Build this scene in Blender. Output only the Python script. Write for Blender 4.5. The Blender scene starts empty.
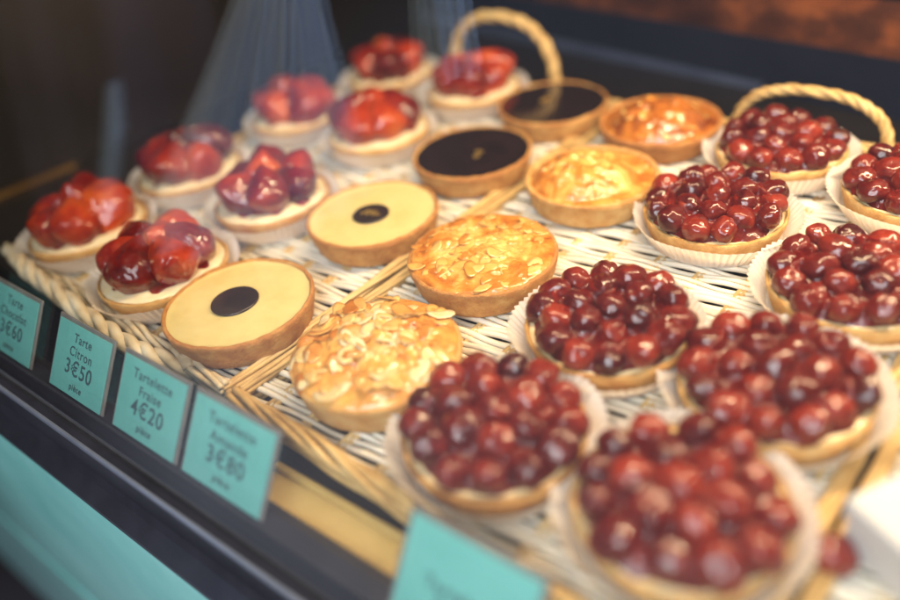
import bpy, math, random
import numpy as np
from mathutils import Vector, Matrix, noise

SC = bpy.context.scene
COL = SC.collection
CM = 0.01                      # everything below is written in centimetres
R = math.radians
PI = math.pi
rng = random.Random(7)


def nz(x, y, z=0.0):
    return noise.noise(Vector((x, y, z)))


# ------------------------------------------------------------------ materials
def new_mat(name):
    m = bpy.data.materials.new(name)
    m.use_nodes = True
    nt = m.node_tree
    nt.nodes.clear()
    out = nt.nodes.new('ShaderNodeOutputMaterial')
    return m, nt, out


def N(nt, kind, **kw):
    n = nt.nodes.new(kind)
    for k, v in kw.items():
        if k in n.inputs:
            n.inputs[k].default_value = v
        else:
            setattr(n, k, v)
    return n


def ramp(nt, fac, stops):
    r = nt.nodes.new('ShaderNodeValToRGB')
    el = r.color_ramp.elements
    while len(el) < len(stops):
        el.new(0.5)
    for e, (p, c) in zip(el, stops):
        e.position = p
        e.color = (c[0], c[1], c[2], 1)
    nt.links.new(fac, r.inputs[0])
    return r.outputs[0]


def surf(name, stops, scale=1.2, rough=0.5, bump=0.0, bscale=6.0, coat=0.0, coat_rough=0.03,
         sss=0.0, sss_r=(1, .4, .2), sss_scale=0.3, spec=0.5, metal=0.0, detail=6.0, obj_rand=0.0,
         bump2=0.0, b2scale=30.0, stretch=(1, 1, 1), rough_var=0.0, coat_bump=0.0, cb_scale=3.0, trans=0.0, distort=0.0, island=0.0, ring=None):
    """Principled material: a noise colour ramp, one or two bumps; scales are per centimetre."""
    m, nt, out = new_mat(name)
    L = nt.links.new
    tc = N(nt, 'ShaderNodeTexCoord')
    mp = N(nt, 'ShaderNodeMapping')
    mp.inputs['Scale'].default_value = (100 * stretch[0], 100 * stretch[1], 100 * stretch[2])
    oi = N(nt, 'ShaderNodeObjectInfo')
    off = N(nt, 'ShaderNodeVectorMath', operation='SCALE')
    cx = N(nt, 'ShaderNodeCombineXYZ')
    for i in range(3):
        L(oi.outputs['Random'], cx.inputs[i])
    off.inputs['Scale'].default_value = 40.0
    L(cx.outputs[0], off.inputs[0])
    L(off.outputs[0], mp.inputs['Location'])
    L(tc.outputs['Object'], mp.inputs['Vector'])
    n1 = N(nt, 'ShaderNodeTexNoise', Scale=scale, Detail=detail, Roughness=0.6, Distortion=distort)
    L(mp.outputs[0], n1.inputs['Vector'])
    fac = n1.outputs['Fac']
    if obj_rand:
        ma = N(nt, 'ShaderNodeMath', operation='MULTIPLY_ADD')
        sb = N(nt, 'ShaderNodeMath', operation='SUBTRACT')
        sb.inputs[1].default_value = 0.5
        L(oi.outputs['Random'], sb.inputs[0])
        L(sb.outputs[0], ma.inputs[0])
        ma.inputs[1].default_value = obj_rand
        L(fac, ma.inputs[2])
        fac = ma.outputs[0]
    if island:
        ge = N(nt, 'ShaderNodeNewGeometry')
        ma = N(nt, 'ShaderNodeMath', operation='MULTIPLY_ADD')
        sb = N(nt, 'ShaderNodeMath', operation='SUBTRACT')
        sb.inputs[1].default_value = 0.5
        L(ge.outputs['Random Per Island'], sb.inputs[0])
        L(sb.outputs[0], ma.inputs[0])
        ma.inputs[1].default_value = island
        L(fac, ma.inputs[2])
        fac = ma.outputs[0]
    if ring:                                   # browner towards the rim, as baked tops are
        le = N(nt, 'ShaderNodeVectorMath', operation='LENGTH')
        L(tc.outputs['Object'], le.inputs[0])
        rm = N(nt, 'ShaderNodeMapRange', interpolation_type='SMOOTHSTEP')
        rm.inputs[1].default_value = ring[0] * CM
        rm.inputs[2].default_value = ring[1] * CM
        rm.inputs[4].default_value = ring[2]
        L(le.outputs['Value'], rm.inputs[0])
        ad = N(nt, 'ShaderNodeMath', operation='ADD')
        L(fac, ad.inputs[0])
        L(rm.outputs[0], ad.inputs[1])
        fac = ad.outputs[0]
    bs = N(nt, 'ShaderNodeBsdfPrincipled')
    L(ramp(nt, fac, stops), bs.inputs['Base Color'])
    bs.inputs['Roughness'].default_value = rough
    bs.inputs['Metallic'].default_value = metal
    bs.inputs['Specular IOR Level'].default_value = spec
    bs.inputs['Coat Weight'].default_value = coat
    bs.inputs['Coat Roughness'].default_value = coat_rough
    bs.inputs['Transmission Weight'].default_value = trans
    if sss:
        bs.inputs['Subsurface Weight'].default_value = sss
        bs.inputs['Subsurface Radius'].default_value = sss_r
        bs.inputs['Subsurface Scale'].default_value = sss_scale * CM
    if rough_var:
        mr = N(nt, 'ShaderNodeMapRange')
        mr.inputs[3].default_value = max(0.0, rough - rough_var)
        mr.inputs[4].default_value = rough + rough_var
        L(n1.outputs['Fac'], mr.inputs[0])
        L(mr.outputs[0], bs.inputs['Roughness'])
    prev = None
    for amt, sc_ in ((bump, bscale), (bump2, b2scale)):
        if amt:
            n2 = N(nt, 'ShaderNodeTexNoise', Scale=sc_, Detail=5.0, Roughness=0.6)
            L(mp.outputs[0], n2.inputs['Vector'])
            b = N(nt, 'ShaderNodeBump', Strength=1.0, Distance=amt * CM)
            L(n2.outputs['Fac'], b.inputs['Height'])
            if prev:
                L(prev, b.inputs['Normal'])
            prev = b.outputs[0]
    if prev:
        L(prev, bs.inputs['Normal'])
    if coat_bump:
        n3 = N(nt, 'ShaderNodeTexNoise', Scale=cb_scale, Detail=1.0, Roughness=0.4)
        L(mp.outputs[0], n3.inputs['Vector'])
        b = N(nt, 'ShaderNodeBump', Strength=1.0, Distance=coat_bump * CM)
        L(n3.outputs['Fac'], b.inputs['Height'])
        L(b.outputs[0], bs.inputs['Coat Normal'])
        if not prev:
            L(b.outputs[0], bs.inputs['Normal'])
    L(bs.outputs[0], out.inputs[0])
    m['bsdf'] = bs.name
    return m


M = {}
M['crust'] = surf('baked_crust', [(.28, (.42, .175, .04)), (.45, (.55, .28, .075)), (.6, (.63, .37, .125)), (.78, (.70, .47, .20))],
                  scale=1.0, detail=12.0, rough=.7, bump=.10, bscale=8, bump2=.06, b2scale=2.2, sss=.1, sss_scale=.2, obj_rand=.22,
                  ring=(4.2, 4.55, -.14))
M['crust_dark'] = surf('dark_baked_crust', [(.25, (.28, .09, .02)), (.5, (.46, .19, .045)), (.75, (.58, .30, .09))],
                       scale=1.0, detail=12.0, rough=.65, bump=.10, bscale=8, bump2=.06, b2scale=2.2, sss=.1, sss_scale=.2)
M['lemon'] = surf('lemon_cream', [(.3, (.66, .52, .20)), (.7, (.75, .61, .27))], scale=.5, rough=.22, bump=.03, bscale=.8,
                  coat=.6, coat_rough=.10, sss=.3, sss_r=(1, .7, .3), sss_scale=.5, bump2=.006, b2scale=6)
M['chocolate'] = surf('dark_chocolate', [(.3, (.018, .010, .008)), (.7, (.03, .017, .013))], scale=1, rough=.32, bump=.008, bscale=4)
M['ganache'] = surf('chocolate_ganache', [(.3, (.012, .006, .005)), (.7, (.022, .011, .009))], scale=.6, rough=.16, bump=.02,
                    bscale=1.0, coat=.8, coat_rough=.06)
M['gold'] = surf('gold_leaf', [(.3, (.55, .33, .08)), (.7, (.85, .6, .2))], scale=3, rough=.35, metal=.8)
M['cream'] = surf('pastry_cream', [(.3, (.74, .50, .22)), (.7, (.86, .70, .42))], scale=1.0, rough=.35, bump=.06, bscale=1.5,
                  coat=.5, sss=.3, sss_r=(1, .7, .3))
M['straw_cream'] = surf('vanilla_cream', [(.3, (.80, .62, .34)), (.7, (.88, .76, .52))], scale=1.0, rough=.35, bump=.06,
                        bscale=1.5, coat=.5, sss=.3, sss_r=(1, .7, .3))
M['cherry'] = surf('glazed_cherry', [(.2, (.045, .003, .003)), (.5, (.115, .008, .005)), (.8, (.25, .026, .011))], scale=.9,
                   rough=.45, coat=1.0, coat_rough=.03, sss=.15, sss_r=(1, .12, .06), sss_scale=.3, bump=.06, bscale=3.0, spec=.15,
                   bump2=.015, b2scale=10, coat_bump=.16, cb_scale=1.7, obj_rand=.5)
M['cherry_glaze'] = surf('cherry_glaze', [(.3, (.06, .004, .003)), (.6, (.15, .010, .006)), (.85, (.34, .06, .02))], scale=.8,
                         rough=.35, coat=.6, coat_rough=.03, sss=.3, sss_r=(1, .15, .08), sss_scale=.4, coat_bump=.14, cb_scale=2.0, spec=.15, bump=.08, bscale=2.5)
M['berry'] = surf('glazed_strawberry', [(.22, (.055, .003, .003)), (.46, (.17, .008, .004)), (.68, (.38, .036, .006)), (.85, (.52, .11, .014))], scale=.5,
                  rough=.45, coat=1.0, coat_rough=.03, sss=.12, sss_r=(1, .18, .08), sss_scale=.4, coat_bump=.17, cb_scale=1.7, spec=.15,
                  obj_rand=.45, bump=.05, bscale=3)
M['berry_glaze'] = surf('strawberry_glaze', [(.3, (.09, .004, .004)), (.6, (.22, .012, .008)), (.85, (.38, .05, .02))], scale=.8,
                        rough=.12, coat=1.0, coat_rough=.03, sss=.3, sss_r=(1, .15, .08), sss_scale=.4, coat_bump=.14, cb_scale=1.6)
M['berry_glaze'] = surf('strawberry_glaze', [(.3, (.09, .004, .004)), (.6, (.22, .012, .008)), (.85, (.38, .05, .02))], scale=.8,
                        rough=.12, coat=1.0, coat_rough=.03, sss=.3, sss_r=(1, .15, .08), sss_scale=.4, coat_bump=.14, cb_scale=1.6)
M['flan_golden'] = surf('golden_glaze', [(.22, (.30, .075, .01)), (.40, (.58, .22, .035)), (.54, (.73, .40, .10)), (.76, (.82, .58, .24))],
                        scale=.6, rough=.25, coat=.9, coat_rough=.05, bump=.06, bscale=2.5, sss=.15, sss_r=(1, .6, .2), coat_bump=.16, cb_scale=2.6,
                        ring=(2.8, 3.9, -.10), distort=.6)
M['flan_brown'] = surf('caramel_glaze', [(.22, (.16, .03, .006)), (.42, (.44, .14, .02)), (.62, (.62, .26, .045)), (.85, (.72, .40, .10))],
                       scale=.5, rough=.22, coat=1.0, coat_rough=.05, bump=.05, bscale=2.5, sss=.15, sss_r=(1, .5, .2), coat_bump=.12, cb_scale=1.8,
                       ring=(2.4, 3.8, -.12), distort=.5)
M['flan_raspberry'] = surf('almond_glaze_with_fruit', [(.30, (.22, .05, .05)), (.37, (.54, .20, .04)), (.52, (.70, .36, .08)), (.75, (.80, .53, .20))],
                           scale=.5, rough=.25, coat=.9, coat_rough=.06, bump=.06, bscale=2.5, sss=.15, sss_r=(1, .6, .2), coat_bump=.14, cb_scale=2.0)
M['flake'] = surf('almond_flake', [(.1, (.46, .16, .025)), (.35, (.64, .33, .09)), (.6, (.74, .48, .18)), (.9, (.82, .66, .40))], scale=.5, rough=.3, coat=.6,
                  coat_rough=.08, sss=.15, sss_r=(1, .6, .3), bump=.03, bscale=3, island=.8, coat_bump=.08, cb_scale=2)
M['flake_amber'] = surf('amber_almond_flake', [(.1, (.40, .12, .015)), (.35, (.64, .29, .06)), (.65, (.76, .46, .14)), (.95, (.83, .64, .32))], scale=.5, rough=.22,
                        coat=1., coat_rough=.05, sss=.15, sss_r=(1, .6, .3), bump=.03, bscale=3, island=.45, coat_bump=.10, cb_scale=2)
M['reed_pale'] = surf('pale_reed', [(.25, (.58, .49, .35)), (.5, (.74, .68, .56)), (.8, (.84, .80, .71))], scale=1.1, rough=.5, bump=.02,
                      bscale=9, stretch=(1, .25, 1), sss=.1)
M['reed_gold'] = surf('golden_straw', [(.25, (.34, .19, .06)), (.5, (.58, .38, .14)), (.8, (.72, .54, .27))], scale=1.0, rough=.5, bump=.02,
                      bscale=9, stretch=(.5, .5, 1))
M['reed_rope'] = surf('natural_reed_rope', [(.25, (.44, .31, .16)), (.45, (.66, .55, .36)), (.8, (.80, .73, .57))], scale=.8, rough=.5,
                      bump=.03, bscale=8)


def paper_mat():
    m, nt, out = new_mat('white_pleated_paper')
    L = nt.links.new
    tc = N(nt, 'ShaderNodeTexCoord')
    n1 = N(nt, 'ShaderNodeTexNoise', Scale=60.0, Detail=4.0)
    L(tc.outputs['Object'], n1.inputs['Vector'])
    c = ramp(nt, n1.outputs['Fac'], [(.3, (.84, .76, .68)), (.55, (.89, .85, .80)), (.8, (.90, .88, .85))])
    d = N(nt, 'ShaderNodeBsdfPrincipled')
    d.inputs['Roughness'].default_value = .55
    L(c, d.inputs['Base Color'])
    t = N(nt, 'ShaderNodeBsdfTranslucent')
    L(c, t.inputs['Color'])
    mx = N(nt, 'ShaderNodeMixShader')
    mx.inputs[0].default_value = .42
    L(d.outputs[0], mx.inputs[1])
    L(t.outputs[0], mx.inputs[2])
    L(mx.outputs[0], out.inputs[0])
    return m


def glass_mat():
    m, nt, out = new_mat('window_glass')
    L = nt.links.new
    fr = N(nt, 'ShaderNodeFresnel', IOR=1.5)
    ge = N(nt, 'ShaderNodeNewGeometry')
    io = N(nt, 'ShaderNodeMapRange')          # the fresnel node inverts the index on back faces: undo that
    io.inputs[3].default_value = 1.62
    io.inputs[4].default_value = 1 / 1.62
    L(ge.outputs['Backfacing'], io.inputs[0])
    L(io.outputs[0], fr.inputs['IOR'])
    tr = N(nt, 'ShaderNodeBsdfTransparent')
    tr.inputs[0].default_value = (.97, .985, .98, 1)
    gl = N(nt, 'ShaderNodeBsdfGlossy', Roughness=0.0)
    mx = N(nt, 'ShaderNodeMixShader')
    L(fr.outputs[0], mx.inputs[0])
    L(tr.outputs[0], mx.inputs[1])
    L(gl.outputs[0], mx.inputs[2])
    L(mx.outputs[0], out.inputs[0])
    return m


M['paper'] = paper_mat()
M['glass'] = glass_mat()
M['card'] = surf('teal_card', [(.3, (.13, .44, .41)), (.7, (.17, .50, .47))], scale=.3, rough=.45)
M['ink'] = surf('dark_ink', [(.3, (.035, .07, .09)), (.7, (.05, .085, .105))], rough=.6)
M['holder'] = surf('grey_acrylic', [(.3, (.16, .15, .15)), (.7, (.22, .21, .20))], rough=.25, spec=.6)
M['teal_paint'] = surf('teal_paint', [(.3, (.16, .52, .47)), (.7, (.28, .66, .61))], scale=.12, rough=.3, bump=.01, bscale=2)
M['bronze'] = surf('dark_bronze_metal', [(.3, (.012, .012, .016)), (.7, (.02, .02, .026))], scale=.5, rough=.3, metal=.0, spec=.6, bump=.01, bscale=2)
M['sky_tinted'] = surf('sky_tinted_metal', [(.3, (.30, .33, .40)), (.7, (.40, .44, .52))], scale=.4, rough=.35, metal=.8)  # blue tint paints the sky's reflection on the rail edge
M['case'] = surf('dark_case_lining', [(.3, (.007, .0055, .005)), (.7, (.012, .0095, .009))], scale=.2, rough=.4, bump=.01, bscale=1)
M['navy'] = surf('navy_panel', [(.3, (.007, .009, .017)), (.7, (.012, .015, .028))], scale=.12, rough=.3)
M['slate'] = surf('slate_ledge', [(.3, (.035, .045, .08)), (.7, (.06, .075, .12))], scale=.2, rough=.3)
M['wood'] = surf('warm_wood', [(.3, (.025, .008, .005)), (.5, (.085, .026, .012)), (.75, (.30, .085, .025))], scale=.22, rough=.35,
                 stretch=(1, .2, 1.6), bump=.02, bscale=2, coat=.3)
M['brass'] = surf('brass_strip', [(.3, (.22, .11, .03)), (.7, (.36, .20, .06))], scale=.3, rough=.45, metal=.7)
M['goldboard'] = surf('gold_card_board', [(.3, (.58, .40, .11)), (.7, (.72, .53, .20))], scale=.25, rough=.38, metal=.25, bump=.01, bscale=2)
M['white'] = surf('white_card', [(.3, (.50, .50, .49)), (.7, (.58, .58, .57))], scale=.3, rough=.6, bump=.01, bscale=3)
M['coat'] = surf('dark_violet_cloth', [(.3, (.045, .036, .07)), (.7, (.08, .065, .115))], scale=.1, rough=.8)
M['cloth'] = surf('pale_blue_cloth', [(.3, (.46, .63, .98)), (.7, (.60, .75, .98))], scale=.1, rough=.8)


# ------------------------------------------------------------------ mesh helpers
class MB:
    def __init__(self):
        self.v, self.f = [], []

    def add(self, v, f):
        o = len(self.v)
        self.v.extend([tuple(p) for p in v])
        self.f.extend([tuple(i + o for i in q) for q in f])

    def mesh(self, name, mat, smooth=True):
        me = bpy.data.meshes.new(name)
        me.from_pydata([(x * CM, y * CM, z * CM) for x, y, z in self.v], [], self.f)
        me.materials.append(mat)
        if smooth:
            me.polygons.foreach_set('use_smooth', [True] * len(me.polygons))
        me.update()
        return me

    def build(self, name, mat, parent=None, smooth=True, loc=None, rot=None):
        return link(name, self.mesh(name, mat, smooth), parent, loc, rot)


def link(name, me, parent=None, loc=None, rot=None):
    o = bpy.data.objects.new(name, me)
    COL.objects.link(o)
    if parent:
        o.parent = parent
    if loc is not None:
        o.location = [c * CM for c in loc]
    if rot is not None:
        o.rotation_euler = rot
    return o


def root(name, label, cat, loc=(0, 0, 0), rz=0.0, group=None):
    o = link(name, None, None, loc, (0, 0, rz))
    o.empty_display_size = .01
    o['label'] = label
    o['category'] = cat
    if group:
        o['group'] = group
    return o


def tag(o, label, cat, group=None):
    o['label'] = label
    o['category'] = cat
    if group:
        o['group'] = group
    return o


def struct(o):
    o['kind'] = 'structure'
    return o


def lathe(mb, prof, seg=96, dr=None, dz=None, closed_bottom=False, closed_top=False):
    """prof: (r, z) list from first to last; dr, dz(ang, k) perturb."""
    v, f = [], []
    for k, (r, z) in enumerate(prof):
        for i in range(seg):
            a = 2 * PI * i / seg
            rr = r + (dr(a, k) if dr else 0)
            zz = z + (dz(a, k) if dz else 0)
            v.append((rr * math.cos(a), rr * math.sin(a), zz))
    n = len(prof)
    for k in range(n - 1):
        for i in range(seg):
            j = (i + 1) % seg
            f.append((k * seg + i, k * seg + j, (k + 1) * seg + j, (k + 1) * seg + i))
    if closed_bottom:
        f.append(tuple(reversed(range(seg))))
    if closed_top:
        f.append(tuple((n - 1) * seg + i for i in range(seg)))
    mb.add(v, f)


def polar_field(mb, rad, h, rings=36, seg=96):
    """height field over a disc, h(x, y, t) with t = r / rad"""
    v, f = [(0, 0, h(0, 0, 0))], []
    for k in range(1, rings + 1):
        t = k / rings
        for i in range(seg):
            a = 2 * PI * i / seg
            x, y = rad * t * math.cos(a), rad * t * math.sin(a)
            v.append((x, y, h(x, y, t)))
    for i in range(seg):
        f.append((0, 1 + i, 1 + (i + 1) % seg))
    for k in range(rings - 1):
        for i in range(seg):
            j = (i + 1) % seg
            a, b = 1 + k * seg, 1 + (k + 1) * seg
            f.append((a + i, b + i, b + j, a + j))
    mb.add(v, f)


def tube(mb, pts, r, sides=8, cap=True, rfun=None):
    P = [Vector(p) for p in pts]
    n = len(P)
    up = Vector((0, 0, 1))
    v, f = [], []
    prev = None
    for k in range(n):
        t = (P[min(k + 1, n - 1)] - P[max(k - 1, 0)]).normalized()
        if prev is None:
            a = t.cross(up)
            if a.length < 1e-3:
                a = t.cross(Vector((1, 0, 0)))
        else:
            a = prev - t * prev.dot(t)
        a.normalize()
        prev = a
        b = t.cross(a)
        rr = r * (rfun(k / (n - 1)) if rfun else 1)
        for i in range(sides):
            th = 2 * PI * i / sides
            v.append(P[k] + (a * math.cos(th) + b * math.sin(th)) * rr)
    for k in range(n - 1):
        for i in range(sides):
            j = (i + 1) % sides
            f.append((k * sides + i, k * sides + j, (k + 1) * sides + j, (k + 1) * sides + i))
    if cap:
        f.append(tuple(reversed(range(sides))))
        f.append(tuple((n - 1) * sides + i for i in range(sides)))
    mb.add(v, f)


def rope(mb, pts, strands, off, r, turns, seed=0, sides=8, wob=.12):
    """strands twisted round a path"""
    P = [Vector(p) for p in pts]
    n = len(P)
    fr = []
    prev = None
    for k in range(n):
        t = (P[min(k + 1, n - 1)] - P[max(k - 1, 0)]).normalized()
        a = t.cross(Vector((0, 0, 1))) if prev is None else prev - t * prev.dot(t)
        if a.length < 1e-3:
            a = t.cross(Vector((1, 0, 0)))
        a.normalize()
        prev = a
        fr.append((a, t.cross(a)))
    for s in range(strands):
        q = []
        for k in range(n):
            u = k / (n - 1)
            th = 2 * PI * (s / strands + turns * u) + .5 * nz(s * 3.1 + seed, u * 6)
            o = off * (1 + wob * 2 * nz(s * 7.7 + seed, u * 9, 3))
            q.append(P[k] + fr[k][0] * math.cos(th) * o + fr[k][1] * math.sin(th) * o)
        tube(mb, q, r * (1 + .18 * nz(s * 5.3, seed)), sides, rfun=lambda u, s=s: 1 + .15 * nz(s * 11 + seed, u * 14))


def box(mb, x0, x1, y0, y1, z0, z1, bev=0.0):
    """box with chamfered edges"""
    b = min(bev, (x1 - x0) / 2.01, (y1 - y0) / 2.01, (z1 - z0) / 2.01)
    if b <= 0:
        v = [(x, y, z) for z in (z0, z1) for y in (y0, y1) for x in (x0, x1)]
        f = [(0, 2, 3, 1), (4, 5, 7, 6), (0, 1, 5, 4), (2, 6, 7, 3), (0, 4, 6, 2), (1, 3, 7, 5)]
        mb.add(v, f)
        return
    v, idx = [], {}
    lo, hi = (x0, y0, z0), (x1, y1, z1)
    for s in [(a, c, d) for a in (0, 1) for c in (0, 1) for d in (0, 1)]:
        cn = [hi[i] if s[i] else lo[i] for i in range(3)]
        for ax in range(3):
            p = list(cn)
            for i in range(3):
                if i != ax:
                    p[i] += -b if s[i] else b
            idx[s, ax] = len(v)
            v.append(tuple(p))
    f = []
    for ax in range(3):
        o = [i for i in range(3) if i != ax]
        for sgn in (0, 1):
            q = []
            for a, c in ((0, 0), (1, 0), (1, 1), (0, 1)):
                s = [0, 0, 0]
                s[ax] = sgn
                s[o[0]] = a
                s[o[1]] = c
                q.append(idx[tuple(s), ax])
            f.append(tuple(q))
    for ax in range(3):                     # edges along ax
        o = [i for i in range(3) if i != ax]
        for a in (0, 1):
            for c in (0, 1):
                s0, s1 = [0, 0, 0], [0, 0, 0]
                s1[ax] = 1
                for s in (s0, s1):
                    s[o[0]] = a
                    s[o[1]] = c
                s0, s1 = tuple(s0), tuple(s1)
                f.append((idx[s0, o[0]], idx[s1, o[0]], idx[s1, o[1]], idx[s0, o[1]]))
    for s in [(a, c, d) for a in (0, 1) for c in (0, 1) for d in (0, 1)]:
        f.append((idx[s, 0], idx[s, 1], idx[s, 2]))
    mb.add(v, f)


def fix_normals(me):
    import bmesh
    bm = bmesh.new()
    bm.from_mesh(me)
    bmesh.ops.recalc_face_normals(bm, faces=bm.faces)
    bm.to_mesh(me)
    bm.free()


# ------------------------------------------------------------------ tart pieces
def crust_mesh(rt, rb, h, level, wall=.34, seed=0, mat='crust'):
    mb = MB()

    def dr(a, k):
        c, s = math.cos(a), math.sin(a)
        return .05 * nz(c * 1.6 + seed, s * 1.6, k * .15) + .04 * nz(c * 7 + seed, s * 7, k * .8)

    def dz(a, k):
        if k < 6:
            return 0
        c, s = math.cos(a), math.sin(a)
        return .07 * nz(c * 2 + seed, s * 2, 5) + .05 * nz(c * 9 + seed, s * 9, 9) - .16 * max(0, nz(c * 4 + seed, s * 4, 3) - .42)
    prof = [(0.01, 0.02), (rb - .5, .0), (rb - .12, .0), (rb, .08)]
    for i in range(1, 7):
        t = i / 7
        prof.append((rb + (rt - rb) * t ** .9, .08 + (h - .2) * t))
    prof += [(rt - .02, h - .06), (rt - .07, h), (rt - .16, h + .03), (rt - wall + .06, h), (rt - wall, h - .06), (rt - wall - .04, level - .15)]
    lathe(mb, prof, 180, dr, dz)
    me = mb.mesh('crust', M[mat])
    return me


def paper_mesh(rb, rt, h, seed):
    mb = MB()
    seg, pl = 432, 72

    def ring(k, t):
        r0 = rb + (rt - rb) * t ** 1.15
        out = []
        for i in range(seg):
            a = 2 * PI * i / seg
            ph = (i * pl / seg) % 1.0
            tri = abs(ph * 2 - 1) - .5
            c, s = math.cos(a), math.sin(a)
            lo = nz(c * 1.5 + seed, s * 1.5, 2)
            r = r0 + tri * .12 * min(1, .25 + t) + lo * .22 * t + .05 * t * nz(c * 6 + seed, s * 6)
            z = .03 + h * t + t * (.12 * nz(c * 1.3 + seed, s * 1.3, 7) + .05 * tri)
            out.append((r * c, r * s, z))
        return out
    v = [(0.0, 0.0, .02)]
    ts = [0, .02, .2, .4, .6, .8, 1.0]
    for k, t in enumerate(ts):
        v += ring(k, t)
    f = [(0, 1 + (i + 1) % seg, 1 + i) for i in range(seg)]
    for k in range(len(ts) - 1):
        for i in range(seg):
            j = (i + 1) % seg
            a, b = 1 + k * seg, 1 + (k + 1) * seg
            f.append((a + i, a + j, b + j, b + i))
    mb.add(v, f)
    return mb.mesh('paper_cup', M['paper'], smooth=False)


def blob_mesh(name, rad, mat, seed, amp=.1, sub=4, freq=1.2, shape=None):
    import bmesh
    bm = bmesh.new()
    bmesh.ops.create_icosphere(bm, subdivisions=sub, radius=1)
    for vt in bm.verts:
        d = vt.co.normalized()
        k = 1 + amp * nz(d.x * freq + seed, d.y * freq, d.z * freq) + amp * .4 * nz(d.x * freq * 2.7 + seed, d.y * freq * 2.7, d.z * freq * 2.7)
        p = d * k * rad
        if shape:
            p = shape(p, d)
        vt.co = p * CM
    me = bpy.data.meshes.new(name)
    bm.to_mesh(me)
    bm.free()
    me.materials.append(mat)
    me.polygons.foreach_set('use_smooth', [True] * len(me.polygons))
    return me


def cherry_shape(p, d):
    dim = math.exp(-((d.x ** 2 + d.y ** 2) / .06)) * (.22 if d.z > 0 else 0)
    return Vector((p.x * 1.04, p.y, p.z * .93 - dim * .5))


CHERRY = [blob_mesh('cherry', .76, M['cherry'], 3.3 * i, amp=.155, freq=1.1, shape=cherry_shape) for i in range(7)]


def berry_mesh(seed):
    # strawberry standing tip up: z along the axis, shoulders at the bottom, small seed pits
    mb = MB()
    nu, nv = 72, 48
    rr = random.Random(seed)
    seeds = []
    for k in range(11):
        t = .1 + .78 * k / 10
        n_ = max(3, int(13 * math.sin(PI * min(.95, t + .12)) ** .7))
        for j in range(n_):
            seeds.append((t + rr.uniform(-.02, .02), 2 * PI * (j + .5 * (k % 2) + rr.uniform(-.15, .15)) / n_))
    v, f = [], []
    L_, W_ = 3.3, 1.36
    for k in range(nv + 1):
        t = k / nv
        prof = max(.02, math.sin(PI / 2 * t / .3) ** .75 if t < .3 else max(0, math.cos(PI / 2 * ((t - .3) / .7) ** 1.1)) ** .88)
        for i in range(nu):
            a = 2 * PI * i / nu
            r = W_ * prof * (1 + .16 * nz(math.cos(a) * 1.1 + seed, math.sin(a) * 1.1, t * 1.8) + .05 * nz(math.cos(a) * 3 + seed, math.sin(a) * 3, t * 5))
            pit = 0
            for (st, sa) in seeds:
                da = (a - sa + PI) % (2 * PI) - PI
                dd = ((t - st) * L_) ** 2 + (da * max(r, .2)) ** 2
                if dd < .05:
                    pit += math.exp(-dd / .010)
            r -= .05 * min(1, pit)
            v.append((r * math.cos(a), r * math.sin(a) * .88, L_ * (t - .42)))
    for k in range(nv):
        for i in range(nu):
            j = (i + 1) % nu
            f.append((k * nu + i, k * nu + j, (k + 1) * nu + j, (k + 1) * nu + i))
    f.append(tuple(reversed(range(nu))))
    f.append(tuple(nv * nu + i for i in range(nu)))
    mb.add(v, f)
    return mb.mesh('strawberry', M['berry'])


BERRY = [berry_mesh(i * 5 + 1) for i in range(4)]
PAPERS = [paper_mesh(3.72, 4.62, 1.45, 4.7 * i) for i in range(4)]
CRUST_FRUIT = [crust_mesh(3.92, 3.5, 1.46, 1.28, .2, 2.9 * i + 30) for i in range(3)]
CRUST_CUP = [crust_mesh(4.2, 3.78, 1.72, 1.5, .34, 3.7 * i) for i in range(4)]
CRUST_THIN = [crust_mesh(4.2, 3.78, 1.72, 1.5, .27, 3.7 * i + 50) for i in range(2)]
CRUST_DARK = [crust_mesh(4.2, 3.7, 1.72, 1.5, .34, 3.7 * i + 17, 'crust_dark') for i in range(3)]


def scatter(n, rad, dmin, rr):
    """n points in a disc pushed apart"""
    P = []
    rings = [(1, 0), (6, .47), (n - 7, .96)]
    for cnt, t in rings:
        a0 = rr.uniform(0, 6)
        for i in range(cnt):
            a = a0 + 2 * PI * i / cnt
            P.append([rad * t * math.cos(a) + rr.uniform(-.35, .35), rad * t * math.sin(a) + rr.uniform(-.35, .35)])
    for it in range(60):
        for i in range(len(P)):
            for j in range(i):
                dx, dy = P[i][0] - P[j][0], P[i][1] - P[j][1]
                d = math.hypot(dx, dy) or 1e-3
                if d < dmin:
                    k = (dmin - d) / d * .25
                    P[i][0] += dx * k; P[i][1] += dy * k
                    P[j][0] -= dx * k; P[j][1] -= dy * k
        for p in P:
            d = math.hypot(*p)
            if d > rad:
                p[0] *= rad / d; p[1] *= rad / d
    return P


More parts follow.
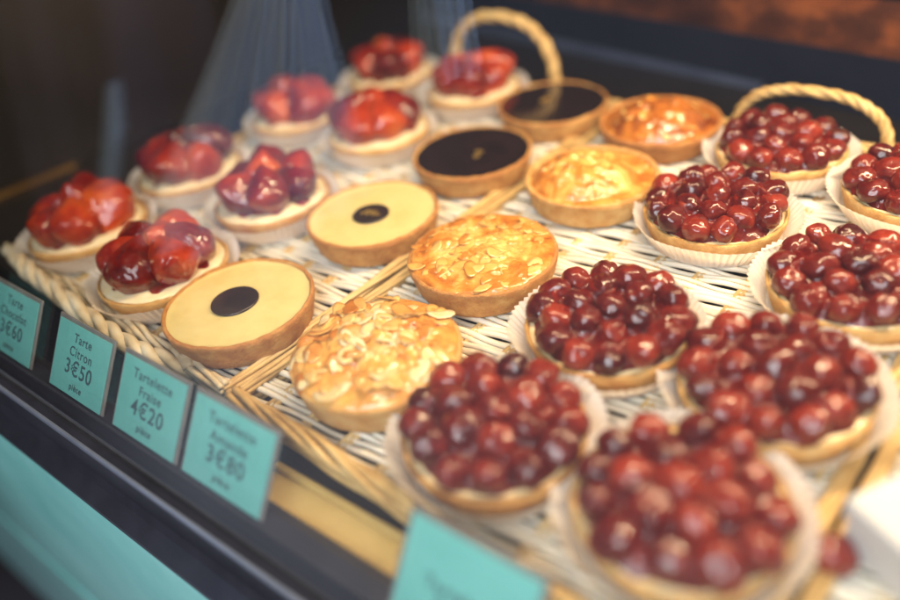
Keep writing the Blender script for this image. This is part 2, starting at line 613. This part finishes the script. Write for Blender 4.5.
def cherry_tart(x, y, label, seed, n=20, scale=1.0, z=0.0):
    rr = random.Random(seed)
    t = root('cherry_tart', label, 'cherry tart', (x, y, z), rr.uniform(0, 6), 'cherry tarts in white paper cups')
    t.scale = (scale,) * 3
    link('paper_cup', PAPERS[seed % 4], t, rot=(0, 0, rr.uniform(0, 6)))
    link('crust', CRUST_FRUIT[seed % 3], t, loc=(0, 0, .06))
    mb = MB()
    polar_field(mb, 3.76, lambda a, b, q: 1.44 + .14 * (1 - q ** 4) + .09 * nz(a * .9 + seed, b * .9) - (.1 if q > .97 else 0), 24, 72)
    mb.build('pastry_cream', M['cream'], t)
    C = []
    for (cx, cy) in scatter(n, 3.16, 1.5, rr):
        d = math.hypot(cx, cy) / 3.16
        C.append((cx, cy, 2.0 + .42 * (1 - d * d) + rr.uniform(-.16, .2), rr.uniform(.88, 1.17)))

    def gel(a, b, q):
        # thick gel filling the gaps and creeping up every cherry in a meniscus
        e = 1 - max(0, q * (1 + .16 * nz(math.atan2(b, a) * 2 + seed, 1))) ** 7
        z = 1.30 + .58 * e + .12 * nz(a * .9 + seed, b * .9)
        up = 0
        for (cx, cy, cz, cs) in C:
            g = math.hypot(a - cx, b - cy) - .76 * cs
            if g < .7:
                up += math.exp(-max(g, -.2) / .14) * .24
        return z + min(up, .75) * max(0, e)
    mb = MB()
    polar_field(mb, 3.66, gel, 60, 170)
    mb.build('glaze', M['cherry_glaze'], t)
    for (cx, cy, cz, cs) in C:
        c = link('cherry', rr.choice(CHERRY), t, (cx, cy, cz),
                 (rr.uniform(-.8, .8), rr.uniform(-.8, .8), rr.uniform(0, 6)))
        c.scale = (cs * rr.uniform(.96, 1.06), cs, cs * rr.uniform(.9, 1.0))
    return t


def strawberry_tart(x, y, label, seed, spin):
    rr = random.Random(seed)
    t = root('strawberry_tart', label, 'strawberry tart', (x, y, 0), spin, 'strawberry tarts in white paper cups')
    link('paper_cup', PAPERS[(seed + 1) % 4], t, rot=(0, 0, rr.uniform(0, 6)))
    link('crust', CRUST_FRUIT[seed % 3], t, loc=(0, 0, .06))
    mb = MB()
    polar_field(mb, 3.76, lambda a, b, q: 1.47 + .38 * (1 - q ** 3) + .12 * nz(a * .8 + seed, b * .8) - (.12 if q > .97 else 0), 24, 72)
    mb.build('vanilla_cream', M['straw_cream'], t)
    mb = MB()
    polar_field(mb, 3.25, lambda a, b, q: 1.45 + .75 * (1 - (q * (1 + .2 * nz(math.atan2(b, a) * 2.5 + seed, 1))) ** 3) + .15 * nz(a * 1.1 + seed, b * 1.1), 26, 72)
    mb.build('glaze', M['berry_glaze'], t)
    n = 6
    for i in range(n):
        a = 2 * PI * (i + rr.uniform(-.16, .16)) / n
        lean = R(rr.uniform(38, 66))
        s = rr.uniform(1.08, 1.3)
        rad = rr.uniform(1.8, 2.15)
        # tip leans inward: rotate about the tangent
        mrot = Matrix.Rotation(a, 3, 'Z') @ Matrix.Rotation(-lean, 3, 'Y') @ Matrix.Rotation(rr.uniform(0, 6), 3, 'Z')
        b = link('strawberry', BERRY[(i + seed) % 4], t, (rad * math.cos(a), rad * math.sin(a), 2.5 + rr.uniform(-.2, .25)), mrot.to_euler())
        b.scale = (s * rr.uniform(.95, 1.15), s, s * rr.uniform(.85, 1.02))
    b = link('strawberry', BERRY[seed % 4], t, (rr.uniform(-.3, .3), rr.uniform(-.3, .3), 3.1),
             (rr.uniform(-.7, .7), rr.uniform(-.7, .7), rr.uniform(0, 6)))
    b.scale = (1.05, .95, .85)
    return t


def lemon_tart(x, y, label, seed, emblem):
    t = root('lemon_tart', label, 'lemon tart', (x, y, 0), seed * 1.3, 'lemon tarts with a chocolate disc')
    link('crust', CRUST_THIN[seed % 2], t)
    mb = MB()
    polar_field(mb, 4.0, lambda a, b, q: 1.58 + .05 * max(0, (q - .9) / .1) ** 2 + .05 * nz(a * .4 + seed, b * .4) + .03 * max(0, nz(a * 1.4, b * 1.4, seed)) * q, 40, 120)
    mb.build('lemon_filling', M['lemon'], t)
    mb = MB()
    r, h = (1.16, .15) if emblem else (1.32, .16)
    lathe(mb, [(.01, 0), (r - .05, 0), (r, .05), (r, h - .06), (r - .03, h - .015), (r - .09, h), (.01, h)], 64)
    d = mb.build('chocolate_disc', M['chocolate'], t, loc=(.12, .15, 1.595), rot=(0, 0, 0))
    if emblem:
        mb = MB()
        # printed gold mark: a small oval crest over a ribbon of strokes
        rr = random.Random(5)
        for (ex, ey, ew, eh, ea) in [(-.38, .12, .34, .16, .5), (-.1, .28, .28, .14, -.3), (.02, -.02, .36, .17, .2), (.30, -.20, .30, .13, .6),
                                     (-.2, -.12, .2, .09, 1.2), (.25, .18, .2, .09, .1), (.5, -.36, .2, .1, .3)]:
            n_ = 14
            v = [(ex + ew * (1 + .25 * rr.uniform(-1, 1)) * math.cos(2 * PI * k / n_) * math.cos(ea) - eh * math.sin(2 * PI * k / n_) * math.sin(ea),
                  ey + ew * math.cos(2 * PI * k / n_) * math.sin(ea) + eh * math.sin(2 * PI * k / n_) * math.cos(ea), .155 + .001 * len(mb.v) / 14) for k in range(n_)]
            mb.add(v, [tuple(range(n_))])
        mb.build('gold_emblem', M['gold'], d, rot=(0, 0, -seed * 1.3 - .9))
    return t


def chocolate_tart(x, y, label, seed):
    t = root('chocolate_tart', label, 'chocolate tart', (x, y, 0), seed * 1.1, 'dark chocolate tarts')
    link('crust', CRUST_THIN[seed % 2], t)
    mb = MB()
    polar_field(mb, 4.0, lambda a, b, q: 1.6 + .05 * max(0, (q - .9) / .1) ** 2 + .012 * nz(a * .4 + seed, b * .4), 30, 96)
    mb.build('ganache', M['ganache'], t)
    mb = MB()
    rr = random.Random(seed)
    for k in range(5):
        px, py = rr.uniform(-.35, .35), rr.uniform(-.3, .3)
        n_ = 9
        mb.add([(px + rr.uniform(.15, .36) * math.cos(2 * PI * i / n_), py + rr.uniform(.12, .3) * math.sin(2 * PI * i / n_),
                 1.6 + .02 * k + rr.uniform(0, .05)) for i in range(n_)], [tuple(range(n_))])
    mb.build('gold_leaf', M['gold'], t, loc=(.3, .6, 0))
    return t


def flake_into(mb, p, nrm, rr, size):
    a, b = size * rr.uniform(.75, 1.15), size * rr.uniform(.5, .68)
    curl = rr.uniform(-.25, .3)
    z = Vector(nrm).normalized()
    x = z.cross(Vector((rr.uniform(-1, 1), rr.uniform(-1, 1), rr.uniform(-.2, .2)))).normalized()
    y = z.cross(x)
    rings, n = 3, 14
    th = .035
    top, bot = [], []
    for side in (1, -1):
        for k in range(rings + 1):
            t = k / rings
            cnt = 1 if k == 0 else n
            for i in range(cnt):
                an = 2 * PI * i / n
                egg = (1 + .18 * math.cos(an)) * (1 + .3 * nz(math.cos(an) * 1.3 + p[0] * 9, math.sin(an) * 1.3 + p[1] * 9))
                lx, ly = a * (.7 + .3 * egg) * t * math.cos(an), b * t * math.sin(an) * egg
                lz = curl * (lx / a) ** 2 * a + side * th * (1 - t ** 4 * .9)
                (top if side > 0 else bot).append(Vector(p) + x * lx + y * ly + z * lz)
    f = []
    m = len(top)
    for o, flip in ((0, False), (m, True)):
        for i in range(n):
            q = (o, o + 1 + i, o + 1 + (i + 1) % n)
            f.append(q[::-1] if flip else q)
        for k in range(rings - 1):
            for i in range(n):
                j = (i + 1) % n
                s0, s1 = o + 1 + k * n, o + 1 + (k + 1) * n
                q = (s0 + i, s1 + i, s1 + j, s0 + j)
                f.append(q[::-1] if flip else q)
    e0 = 1 + (rings - 1) * n
    for i in range(n):
        j = (i + 1) % n
        f.append((e0 + i, m + e0 + i, m + e0 + j, e0 + j))
    mb.add(top + bot, f)


def almond_tart(x, y, label, seed, top, flakes, nfl, dome, bumpy, crust, rough_lump=0.0, fsize=.62, spread=3.75, stand=.18, over=False, lump_w=5.5):
    rr = random.Random(seed)
    t = root('almond_tart', label, 'almond tart', (x, y, 0), seed * .9, 'baked almond tarts')
    link('crust', crust, t)

    def h(a, b, q):
        base = (1.79 if over else 1.6) + dome * (1 - q ** 2.4) - (max(0, q - .93) / .07) ** 2 * (.22 if over else 0)
        n_ = bumpy * (nz(a * .75 + seed, b * .75) + .6 * nz(a * 1.9 + seed, b * 1.9, 4) + .4 * nz(a * 4.5, b * 4.5, seed))
        lump = rough_lump * max(0, 1 - ((a - .5) ** 2 + (b - .4) ** 2) / lump_w) ** .8
        return base + n_ * (1 - q ** 6) + lump * (1 + .3 * nz(a * 1.5, b * 1.5, seed + 9))
    mb = MB()
    polar_field(mb, 4.14 if over else 3.92, h, 56, 140)
    mb.build('almond_filling', M[top], t)
    mb = MB()
    for k in range(nfl):
        q = math.sqrt(rr.random()) * spread
        an = rr.uniform(0, 2 * PI)
        px, py = q * math.cos(an), q * math.sin(an)
        e = .15
        qq = lambda X, Y: min(1, math.hypot(X, Y) / (4.14 if over else 3.92))
        z0 = h(px, py, qq(px, py))
        gx = (h(px + e, py, qq(px + e, py)) - z0) / e
        gy = (h(px, py + e, qq(px, py + e)) - z0) / e
        nrm = Vector((-gx * .6 + rr.gauss(0, stand), -gy * .6 + rr.gauss(0, stand), 1))
        flake_into(mb, (px, py, z0 + rr.uniform(-.09, .03)), nrm, rr, fsize * rr.uniform(.6, 1.15))
    mb.build('almond_flakes', M[flakes], t)
    return t


# ------------------------------------------------------------------ the tarts (u into the case, Y to the left)
ROW = [3.5, 13.0, 23.6, 33.1]
# strawberry tarts, two columns on the left
strawberry_tart(3.15, 11.5, 'strawberry tart behind the twisted rope handle, nearest the front, beside the plain lemon tart', 11, .4)
strawberry_tart(12.3, 12.4, 'strawberry tart with a pinkish sheen left of the lemon tart with gold printed disc', 12, 1.9)
strawberry_tart(23.7, 13.4, 'bright strawberry tart just left of the nearer chocolate tart', 13, 0.1)
strawberry_tart(33.5, 11.9, 'orange red strawberry tart in front of the upright loop handle at the back', 14, 2.6)
strawberry_tart(3.36, 21.4, 'dark shaded strawberry tart at the far left corner of the tray', 15, 1.1)
strawberry_tart(12.1, 22.2, 'glossy red strawberry tart second from the left end, against the dark case wall', 16, .7)
strawberry_tart(23.2, 22.6, 'strawberry tart half veiled by the blue reflection in the glass', 17, 2.2)
strawberry_tart(33.4, 21.5, 'farthest strawberry tart, at the back left near the loop handle', 18, 3.0)
lemon_tart(3.31, 4.0, 'pale yellow lemon tart topped with a plain dark chocolate disc', 1, False)
lemon_tart(13.9, 4.2, 'pale yellow lemon tart whose chocolate disc bears a gold mark', 2, True)
chocolate_tart(23.5, 3.9, 'dark chocolate tart behind the gold marked lemon tart', 3)
chocolate_tart(32.9, 3.6, 'dark chocolate tart at the back next to the tray rim, smallest looking of the two', 6)
almond_tart(4.33, -5.67, 'almond tart heaped with pale flakes and purple fruit stains at the front', 21, 'flan_raspberry', 'flake', 135, .72, .26, CRUST_CUP[1], fsize=.78, stand=.17, over=True, spread=3.78)
almond_tart(13.65, -4.8, 'shiny amber almond tart with flat glazed flakes in the middle of the picture', 22, 'flan_golden', 'flake_amber', 74, .30, .20, CRUST_CUP[2], fsize=.62, stand=.11, over=True, spread=3.7)
almond_tart(24.1, -5.33, 'pale golden almond tart with a smooth risen top', 23, 'flan_golden', 'flake', 26, .3, .10, CRUST_CUP[0], rough_lump=1.1, spread=3.7, fsize=.38, lump_w=10)
almond_tart(33.2, -5.2, 'dark caramel brown almond tart beside the back handle', 24, 'flan_brown', 'flake_amber', 34, .4, .14, CRUST_DARK[0], rough_lump=1.2, fsize=.38, lump_w=10)
cherry_tart(3.66, -13.3, 'cherry tart at the front between the flaky almond tart and the foremost cherry tart', 31, 20)
cherry_tart(12.0, -13.7, 'cherry tart in sharp focus just right of the shiny amber almond tart', 32, 21)
cherry_tart(23.9, -13.5, 'cherry tart right of the pale golden almond tart with its pleated paper side showing', 33, 21)
cherry_tart(32.8, -13.7, 'cherry tart under the arched rope handle at the back right', 34, 19)
cherry_tart(4.4, -21.2, 'blurred cherry tart nearest the viewer at the bottom edge', 35, 19)
cherry_tart(12.2, -21.5, 'softly blurred cherry tart second from the front in the right hand row', 36, 20)
cherry_tart(20.6, -21.9, 'dark cherry tart against the right edge of the picture', 37, 20)
cherry_tart(31.1, -22.0, 'cherry tart cut off by the right edge near the foot of the back handle', 38, 19)


# ------------------------------------------------------------------ wicker trays
def wicker_tray(x0, x1, y0, y1, label, seed, front_handle, back_arch, group='wicker trays', front_mat='reed_gold'):
    """y0 < y1; floor of woven reeds at z = 0 (top), rim of bundled reeds"""
    t = root('wicker_tray', label, 'wicker tray', ((x0 + x1) / 2, (y0 + y1) / 2, -1.3), 0, group)
    ox, oy, oz = (x0 + x1) / 2, (y0 + y1) / 2, -1.3
    rr = random.Random(seed)
    W = MB()
    pitch, sl = .41, -.13
    st = 2.5
    k = 0
    xs = x0 - 4.5
    while xs < x1 + 4.5:
        ph = (k // 2) % 2
        jx = rr.uniform(-.05, .05)
        rad = rr.uniform(.14, .19)
        pts = []
        y = y0 - .1
        while y <= y1 + .1:
            xx = xs + jx + sl * (y - (y0 + y1) / 2) + .16 * nz(y * .16, k * .35, seed)
            zz = -.32 + .13 * math.sin(PI * y / st + PI * ph) + .05 * nz(y * .5, k * 1.3, seed)
            if x0 - .1 <= xx <= x1 + .1:
                pts.append((xx - ox, y - oy, zz - oz))
            y += .42
        if len(pts) > 3:
            tube(W, pts, rad, 7)
        xs += pitch if k % 2 else pitch * .93
        k += 1
    W.build('woven_base', M['reed_pale'], t)
    S = MB()
    y = y0 + .6
    while y < y1:
        for d in (-.17, .17):
            tube(S, [(x0 - ox, y + d - oy, -.34 - oz), ((x0 + x1) / 2 - ox, y + d + .1 * rr.uniform(-1, 1) - oy, -.36 - oz), (x1 - ox, y + d - oy, -.34 - oz)], .15, 7)
        y += st
    S.build('cross_stakes', M['reed_gold'], t)

    # side walls: stacked reeds, then the bundled rim
    def side(a, b, nm, mat, n_rim, lift, tw, ro=.30, rr_=.17):
        wl = MB()
        A, B = Vector(a), Vector(b)
        steps = 40
        for q in range(4):
            pts = []
            for i in range(steps + 1):
                u = i / steps
                p = A.lerp(B, u)
                pts.append((p.x - ox + .08 * nz(u * 9, q * 3.1, seed), p.y - oy + .08 * nz(u * 9, q * 2.3 + 9, seed),
                            -1.0 + q * .34 + .1 * math.sin(u * 34 + PI * q) * .6 - oz))
            tube(wl, pts, .2, 7)
        rp = []
        for i in range(steps * 3 + 1):
            u = i / (steps * 3)
            p = A.lerp(B, u)
            rp.append((p.x - ox, p.y - oy, lift + .06 * nz(u * 5, seed) - oz))
        rope(wl, rp, n_rim, ro, rr_, tw, seed, 7, .3)
        return wl.build(nm, mat, t)
    c = .1
    side((x0, y0 - c, 0), (x0, y1 + c, 0), 'front_rim', M[front_mat], 5, .2, 2.2)
    side((x1, y0 - c, 0), (x1, y1 + c, 0), 'back_rim', M['reed_gold'], 5, .25, 5)
    side((x0 - c, y0, 0), (x1 + c, y0, 0), 'side_rim', M['reed_gold'], 5, .02, 1.2, .23, .13)
    side((x0 - c, y1, 0), (x1 + c, y1, 0), 'side_rim', M['reed_gold'], 5, .02, 1.2, .23, .13)

    def handle(pts, tw, off, r, mat, strands=3):
        hb = MB()
        rope(hb, [(p[0] - ox, p[1] - oy, p[2] - oz) for p in pts], strands, off, r, tw, seed + 3, 10, .1)
        return hb.build('rope_handle', mat, t)
    if back_arch:
        ya, yb, h_, lean = back_arch
        pts = []
        for i in range(91):
            u = i / 90
            an = PI * u
            pts.append((x1 + .1 + lean * math.sin(an), ya + (yb - ya) * (.5 - .5 * math.copysign(abs(math.cos(an)) ** .8, math.cos(an))), -.2 + h_ * math.sin(an) ** .75))
        handle(pts, 3.6 * (1.4 if h_ < 5 else 1), .27 * (.66 if h_ < 5 else .85), .33 * (.6 if h_ < 5 else .85), M['reed_gold'])
    if front_handle:
        ctl = [Vector(p) for p in front_handle]
        pts = []
        for i in range(len(ctl) - 1):
            p0, p1, p2, p3 = ctl[max(0, i - 1)], ctl[i], ctl[i + 1], ctl[min(len(ctl) - 1, i + 2)]
            for k_ in range(16):
                u = k_ / 16
                pts.append(.5 * ((2 * p1) + (p2 - p0) * u + (2 * p0 - 5 * p1 + 4 * p2 - p3) * u * u + (3 * p1 - p0 - 3 * p2 + p3) * u ** 3))
        pts.append(ctl[-1])
        handle(pts, 4.2, .27, .33, M['reed_rope'])
    return t


wicker_tray(-.7, 37.2, -25.2, -.45, 'pale wicker tray under the almond and cherry tarts with an arched handle at its back', 1, None, (-8.9, -18.8, 3.5, .3))
wicker_tray(-.7, 37.2, .45, 26.5, 'pale wicker tray under the lemon and strawberry tarts with a twisted rope handle in front', 2,
            [(-.6, 25.4, .1), (-1.2, 22.6, .8), (-1.7, 19.0, 1.2), (-1.9, 14.5, 1.2), (-2.0, 10.0, 1.05), (-1.9, 7.2, .8), (-1.45, 5.2, .45), (-.7, 3.4, .05)],
            (17.2, 6.2, 6.2, .2), front_mat='reed_rope')

# ------------------------------------------------------------------ front of the case (frame s, n: s runs left along the glass, n inward)
FA = R(3.4)
FM = Matrix.Translation(Vector((-2.0, -20.0, 0)) * CM) @ Matrix.Rotation(FA, 4, 'Z')     # local x = n, local y = s


def front(mb, name, mat, smooth=False, z=0):
    o = mb.build(name, mat, None, smooth)
    o.matrix_world = FM @ Matrix.Translation((0, 0, z * CM))
    return o


def prism(mb, prof, s0, s1):
    """profile of (n, z) extruded along s"""
    n = len(prof)
    mb.add([(a, s0, b) for a, b in prof] + [(a, s1, b) for a, b in prof],
           [(i, (i + 1) % n, n + (i + 1) % n, n + i) for i in range(n)] + [tuple(reversed(range(n))), tuple(range(n, 2 * n))])


mb = MB()
prism(mb, [(-3.05, -1.75), (-2.95, -1.62), (-2.3, -1.55), (-2.2, -1.2), (-2.0, -.62), (-1.2, -.55), (-.6, -1.0), (-.6, -5.9), (-4.12, -5.9), (-4.12, -5.5), (-3.3, -4.9), (-3.05, -4.4)], -40, 75)
rail = front(mb, 'window_rail', M['bronze'])
tag(rail, 'dark bronze metal rail running below the row of price tags', 'window rail')
mb = MB()
prism(mb, [(-3.2, -1.95), (-3.2, -1.66), (-3.14, -1.60), (-3.04, -1.60), (-3.0, -1.66), (-3.06, -1.78), (-3.06, -1.95)], -40, 75)
lip = mb.build('sky_tinted_lip', M['sky_tinted'], rail, False)  # pale blue strip stands in for sky reflected along the metal rail top
mb = MB()
prism(mb, [(-4.05, -5.62), (-3.98, -5.55), (-.6, -5.95), (-.6, -60), (-4.05, -60), (-4.05, -33.0), (-3.5, -32.8), (-3.5, -31.2), (-4.05, -31.0)], -40, 95)
tag(front(mb, 'shopfront_panel', M['teal_paint']), 'teal painted shopfront board with a dark groove below the rail', 'shopfront panel')

# gold board and price tags
mb = MB()
box(mb, -1.0, 1.25, -12, 15.6, -2.0, -1.62, .06)
gb = front(mb, 'cake_board', M['goldboard'])
tag(gb, 'gold card board sticking out under the front of the right tray', 'cake board')
mb = MB()
box(mb, 1.0, 1.35, -12, 15.6, -1.615, -1.25, .08)
mb.build('raised_lip', M['goldboard'], gb, False)


def text_mesh(body, size, bold=0.0, align='CENTER'):
    cu = bpy.data.curves.new('lettering', 'FONT')
    cu.body = body
    cu.size = size * CM
    cu.align_x = align
    cu.space_character = 1.12
    cu.offset = bold * CM
    cu.extrude = .004 * CM
    ob = bpy.data.objects.new('lettering', cu)
    COL.objects.link(ob)
    dg = bpy.context.evaluated_depsgraph_get()
    me = bpy.data.meshes.new_from_object(ob.evaluated_get(dg))
    bpy.data.objects.remove(ob)
    me.materials.clear()
    me.materials.append(M['ink'])
    return me


TILT = R(35)


def price_tag(s_mid, w, lines, label):
    # card frame: x to the reader's right (-s), y up the leaning card, z towards the reader
    ex = Vector((0, -1, 0)); ey = Vector((math.sin(TILT), 0, math.cos(TILT))); ez = ex.cross(ey)
    m = Matrix((ex, ey, ez)).transposed().to_4x4()
    m.translation = Vector((-1.78, s_mid, -.5)) * CM
    t = root('price_tag', label, 'price tag', group='teal price tags along the rail')
    t.matrix_world = FM @ m
    h = 3.75
    mb = MB()
    box(mb, -w / 2 - .18, w / 2 + .18, -.05, h + .22, -.16, -.04, .03)
    mb.build('holder', M['holder'], t, False)
    mb = MB()
    box(mb, -w / 2, w / 2, 0, h, -.03, .02, .01)
    c = mb.build('card', M['card'], t, False)
    for (txt, size, y) in lines:
        link('lettering', text_mesh(txt, size, .016 if '€' in txt else .008), c, (0, y, .03))
    return t


price_tag(35.3, 5.0, [('Tarte', .72, 2.9), ('Chocolat', .72, 2.15), ('3€60', 1.12, 1.1), ('pièce', .5, .35)], 'teal price tag at the far left reading Tarte Chocolat')
price_tag(27.95, 5.0, [('Tarte', .68, 2.85), ('Citron', .72, 2.1), ('3€50', 1.12, 1.1), ('pièce', .5, .35)], 'teal price tag second from the left reading Tarte Citron')
price_tag(21.7, 5.0, [('Tartelette', .68, 2.85), ('Fraise', .68, 2.1), ('4€20', 1.12, 1.1), ('pièce', .5, .4)], 'teal price tag reading Fraise in front of the plain lemon tart')
price_tag(15.8, 5.3, [('Tartelette', .68, 2.85), ('Amande', .68, 2.1), ('3€80', 1.12, 1.1), ('pièce', .5, .4)], 'teal price tag reading Amande at the corner where the two trays meet')
price_tag(3.1, 5.4, [('Tartelette', .68, 1.5), ('Cerise', .7, .8), ('4€20', .6, .2)], 'pale teal price tag at the bottom edge below the front cherry tart')

# window glass
mb = MB()
box(mb, -2.75, -2.35, -45, 90, -1.52, 75)
tag(front(mb, 'window_glass', M['glass']), 'clear shop window pane in front of the pastries, full of reflections', 'window glass')

# ------------------------------------------------------------------ inside of the case
mb = MB()
box(mb, -1.0, 75, -60, 60, -3.0, -2.02)
struct(mb.build('floor', M['case'], None, False))


def strip(name, mat, p0, p1, depth, z0, z1, bev=.05):
    """box whose front edge runs p0 -> p1 (plan), going back by depth (away from the camera)"""
    d = Vector((p1[0] - p0[0], p1[1] - p0[1]))
    ln = d.length
    a = math.atan2(d.y, d.x)
    mb = MB()
    box(mb, 0, ln, 0, depth, z0, z1, bev)
    o = mb.build(name, mat, None, False, (p0[0], p0[1], 0), (0, 0, a))
    return o


# back: slate ledge, navy wall behind it, wood shelf above   (front edges run right -> left so depth goes inward)
def along(p, q, t):
    return (p[0] + (q[0] - p[0]) * t, p[1] + (q[1] - p[1]) * t)


LA, LB = (48.3, -9.7), (51.3, 10.6)
struct(strip('ledge', M['slate'], along(LB, LA, 3.2), along(LB, LA, -2.6), -1.6, -2.0, -1.2))
bw = strip('case_back_wall', M['navy'], along((50.2, 10.6), (47.0 + .2, -9.7), 3.2), along((52.9, 10.6), (49.9, -9.7), -2.6), -1.5, -2.0, 2.4)
tag(bw, 'dark navy back wall of the display case', 'case wall')
sh = strip('wood_shelf', M['wood'], along((51.5, 8.5), (47.2, -16.2), 2.4), along((51.5, 8.5), (47.2, -16.2), -2.6), -3, 2.0, 5.4)
tag(sh, 'warm brown wooden shelf edge along the top right at the back', 'shelf')
lw = strip('case_side_wall', M['case'], (62, 38.2), (-4, 43.2), -2, -2.0, 34)
tag(lw, 'black side wall at the left end of the display case', 'case wall')
bs = strip('brass_strip', M['brass'], (11, 41.2), (-3, 42.4), -.35, -2.0, -1.7)
tag(bs, 'thin brass strip along the foot of the black side wall', 'trim strip')
bk = strip('case_rear_panel', M['case'], (54, -60), (70, 60), -2, -2.0, 34)
tag(bk, 'black rear panel filling the top of the picture', 'case wall')

# white box and next tray at the bottom right corner
wicker_tray(-.7, 37.2, -51, -26.1, 'wicker tray running out of the picture on the right beyond the golden straw rim', 5, None, None)
mb = MB()
box(mb, 0, 6.5, -7, 0, 0, 2.3, .12)
box(mb, -.12, 6.62, -7.12, .12, 1.5, 2.45, .1)
tag(mb.build('pastry_box', M['white'], None, False, (6.9, -26.0, .05), (0, 0, R(-27))), 'white cardboard box corner at the lower right edge of the picture', 'box')
c = link('cherry', CHERRY[2], None, (6.1, -26.1, .45), (.4, .2, 0))
tag(c, 'loose red cherry lying between the foremost cherry tart and the white box', 'cherry')

# things out in the street that the window mirrors
def hanging_cloth(name, mat, s_c, n_c, z0, z1, r0, r1, pleats, seed, label, cat, mat_key=None, slant=0.0):
    mb = MB()
    seg, rows = 240, 24
    v, f = [], []
    for k in range(rows + 1):
        t = k / rows
        for i in range(seg):
            a = 2 * PI * i / seg
            r = (r0 + (r1 - r0) * t ** .85) * (1 + .2 * (.4 + t) * math.sin(pleats * a + 1.5 * nz(math.cos(a) * 2, math.sin(a) * 2, seed)) + .1 * nz(math.cos(a) * 1.5 + seed, math.sin(a) * 1.5, t * 2))
            v.append((r * math.cos(a), r * math.sin(a) + slant * (z1 - z0) * t, z1 + (z0 - z1) * t))
    for k in range(rows):
        for i in range(seg):
            j = (i + 1) % seg
            f.append((k * seg + i, (k + 1) * seg + i, (k + 1) * seg + j, k * seg + j))
    mb.add(v, f)
    o = mb.build(name, mat)
    o.matrix_world = FM @ Matrix.Translation(Vector((n_c, s_c, 0)) * CM)
    return tag(o, label, cat)


hanging_cloth('pleated_skirt', M['cloth'], 31.6, -28, -5, 17, 1.1, 7.6, 17, 3,
              'pale blue pleated skirt seen only as a fan of streaks mirrored in the glass', 'skirt', slant=.53)
hanging_cloth('drape', M['cloth'], 20.2, -28, 9, 18, 1.1, 1.5, 7, 8,  # added hanging cloth, put here to cast a blue streak in the pane
              'narrow added pale blue scarf mirrored in the glass left of the loop handle', 'drape')
hanging_cloth('drape', M['cloth'], 62.0, -29, -13, 3, .5, 1.5, 5, 12,  # added slanted cloth, stands in for an unidentified pale column in the reflection
              'short added pale blue scarf end mirrored in the glass above the far left strawberry tart', 'drape', slant=.68)
hanging_cloth('coat', M['coat'], 64.0, -36, -30, 26, 8.5, 10.5, 5, 21,
              'dark violet coat mirrored dimly in the glass left of the pleated skirt', 'coat', slant=.35)

# ------------------------------------------------------------------ camera
cam = bpy.data.cameras.new('camera')
co = bpy.data.objects.new('camera', cam)
COL.objects.link(co)
right = Vector((.64217, -.75579, -.12808)); up = Vector((.51655, .30319, .80079)); fwd = Vector((.56639, .58040, -.58510))
mw = Matrix((right, up, -fwd)).transposed().to_4x4()
mw.translation = Vector((-12.4947, -28.4873, 24.2195)) * CM
co.matrix_world = mw
cam.sensor_width = 36
cam.lens = 754.13 / 900 * 36
cam.clip_start = .005
cam.clip_end = 50
cam.dof.use_dof = True
cam.dof.focus_distance = .395
cam.dof.aperture_fstop = 1.95
cam.dof.aperture_blades = 0
SC.camera = co

# ------------------------------------------------------------------ light
w = bpy.data.worlds.new('World')
SC.world = w
w.use_nodes = True
nt = w.node_tree
bg = nt.nodes['Background']
tc = N(nt, 'ShaderNodeTexCoord')
dp = N(nt, 'ShaderNodeVectorMath', operation='DOT_PRODUCT')   # bright street and pale pavement outside (-X, down), dark shop inside
dp.inputs[1].default_value = (-.6, 0, -.8)
nt.links.new(tc.outputs['Generated'], dp.inputs[0])
nt.links.new(ramp(nt, dp.outputs['Value'], [(0.0, (.03, .025, .023)), (.5, (.035, .03, .032)), (.60, (.10, .10, .13)), (.72, (.60, .64, .82)), (.95, (.55, .57, .68))]), bg.inputs[0])
bg.inputs[1].default_value = .29


def area(name, loc, target, size, power, col, sy=None):
    l = bpy.data.lights.new(name, 'AREA')
    l.energy = power
    l.color = col
    l.size = size * CM
    if sy:
        l.shape = 'RECTANGLE'
        l.size_y = sy * CM
    o = bpy.data.objects.new(name, l)
    COL.objects.link(o)
    o.location = [c * CM for c in loc]
    d = Vector(target) - Vector(loc)
    o.rotation_euler = d.to_track_quat('-Z', 'Y').to_euler()
    return o


area('case_lamp', (26, -22, 38), (13, -6, 0), 2.2, 6.3, (1, .72, .43), 64)
area('daylight', (-58, -46, 66), (4, 4, 0), 64, 18, (.92, .94, 1.0))

SC.view_settings.view_transform = 'Standard'
SC.view_settings.look = 'None'
SC.view_settings.exposure = 0.0
SC.view_settings.gamma = 1
SC.cycles.use_denoising = True
SC.cycles.max_bounces = 10
SC.cycles.transparent_max_bounces = 12
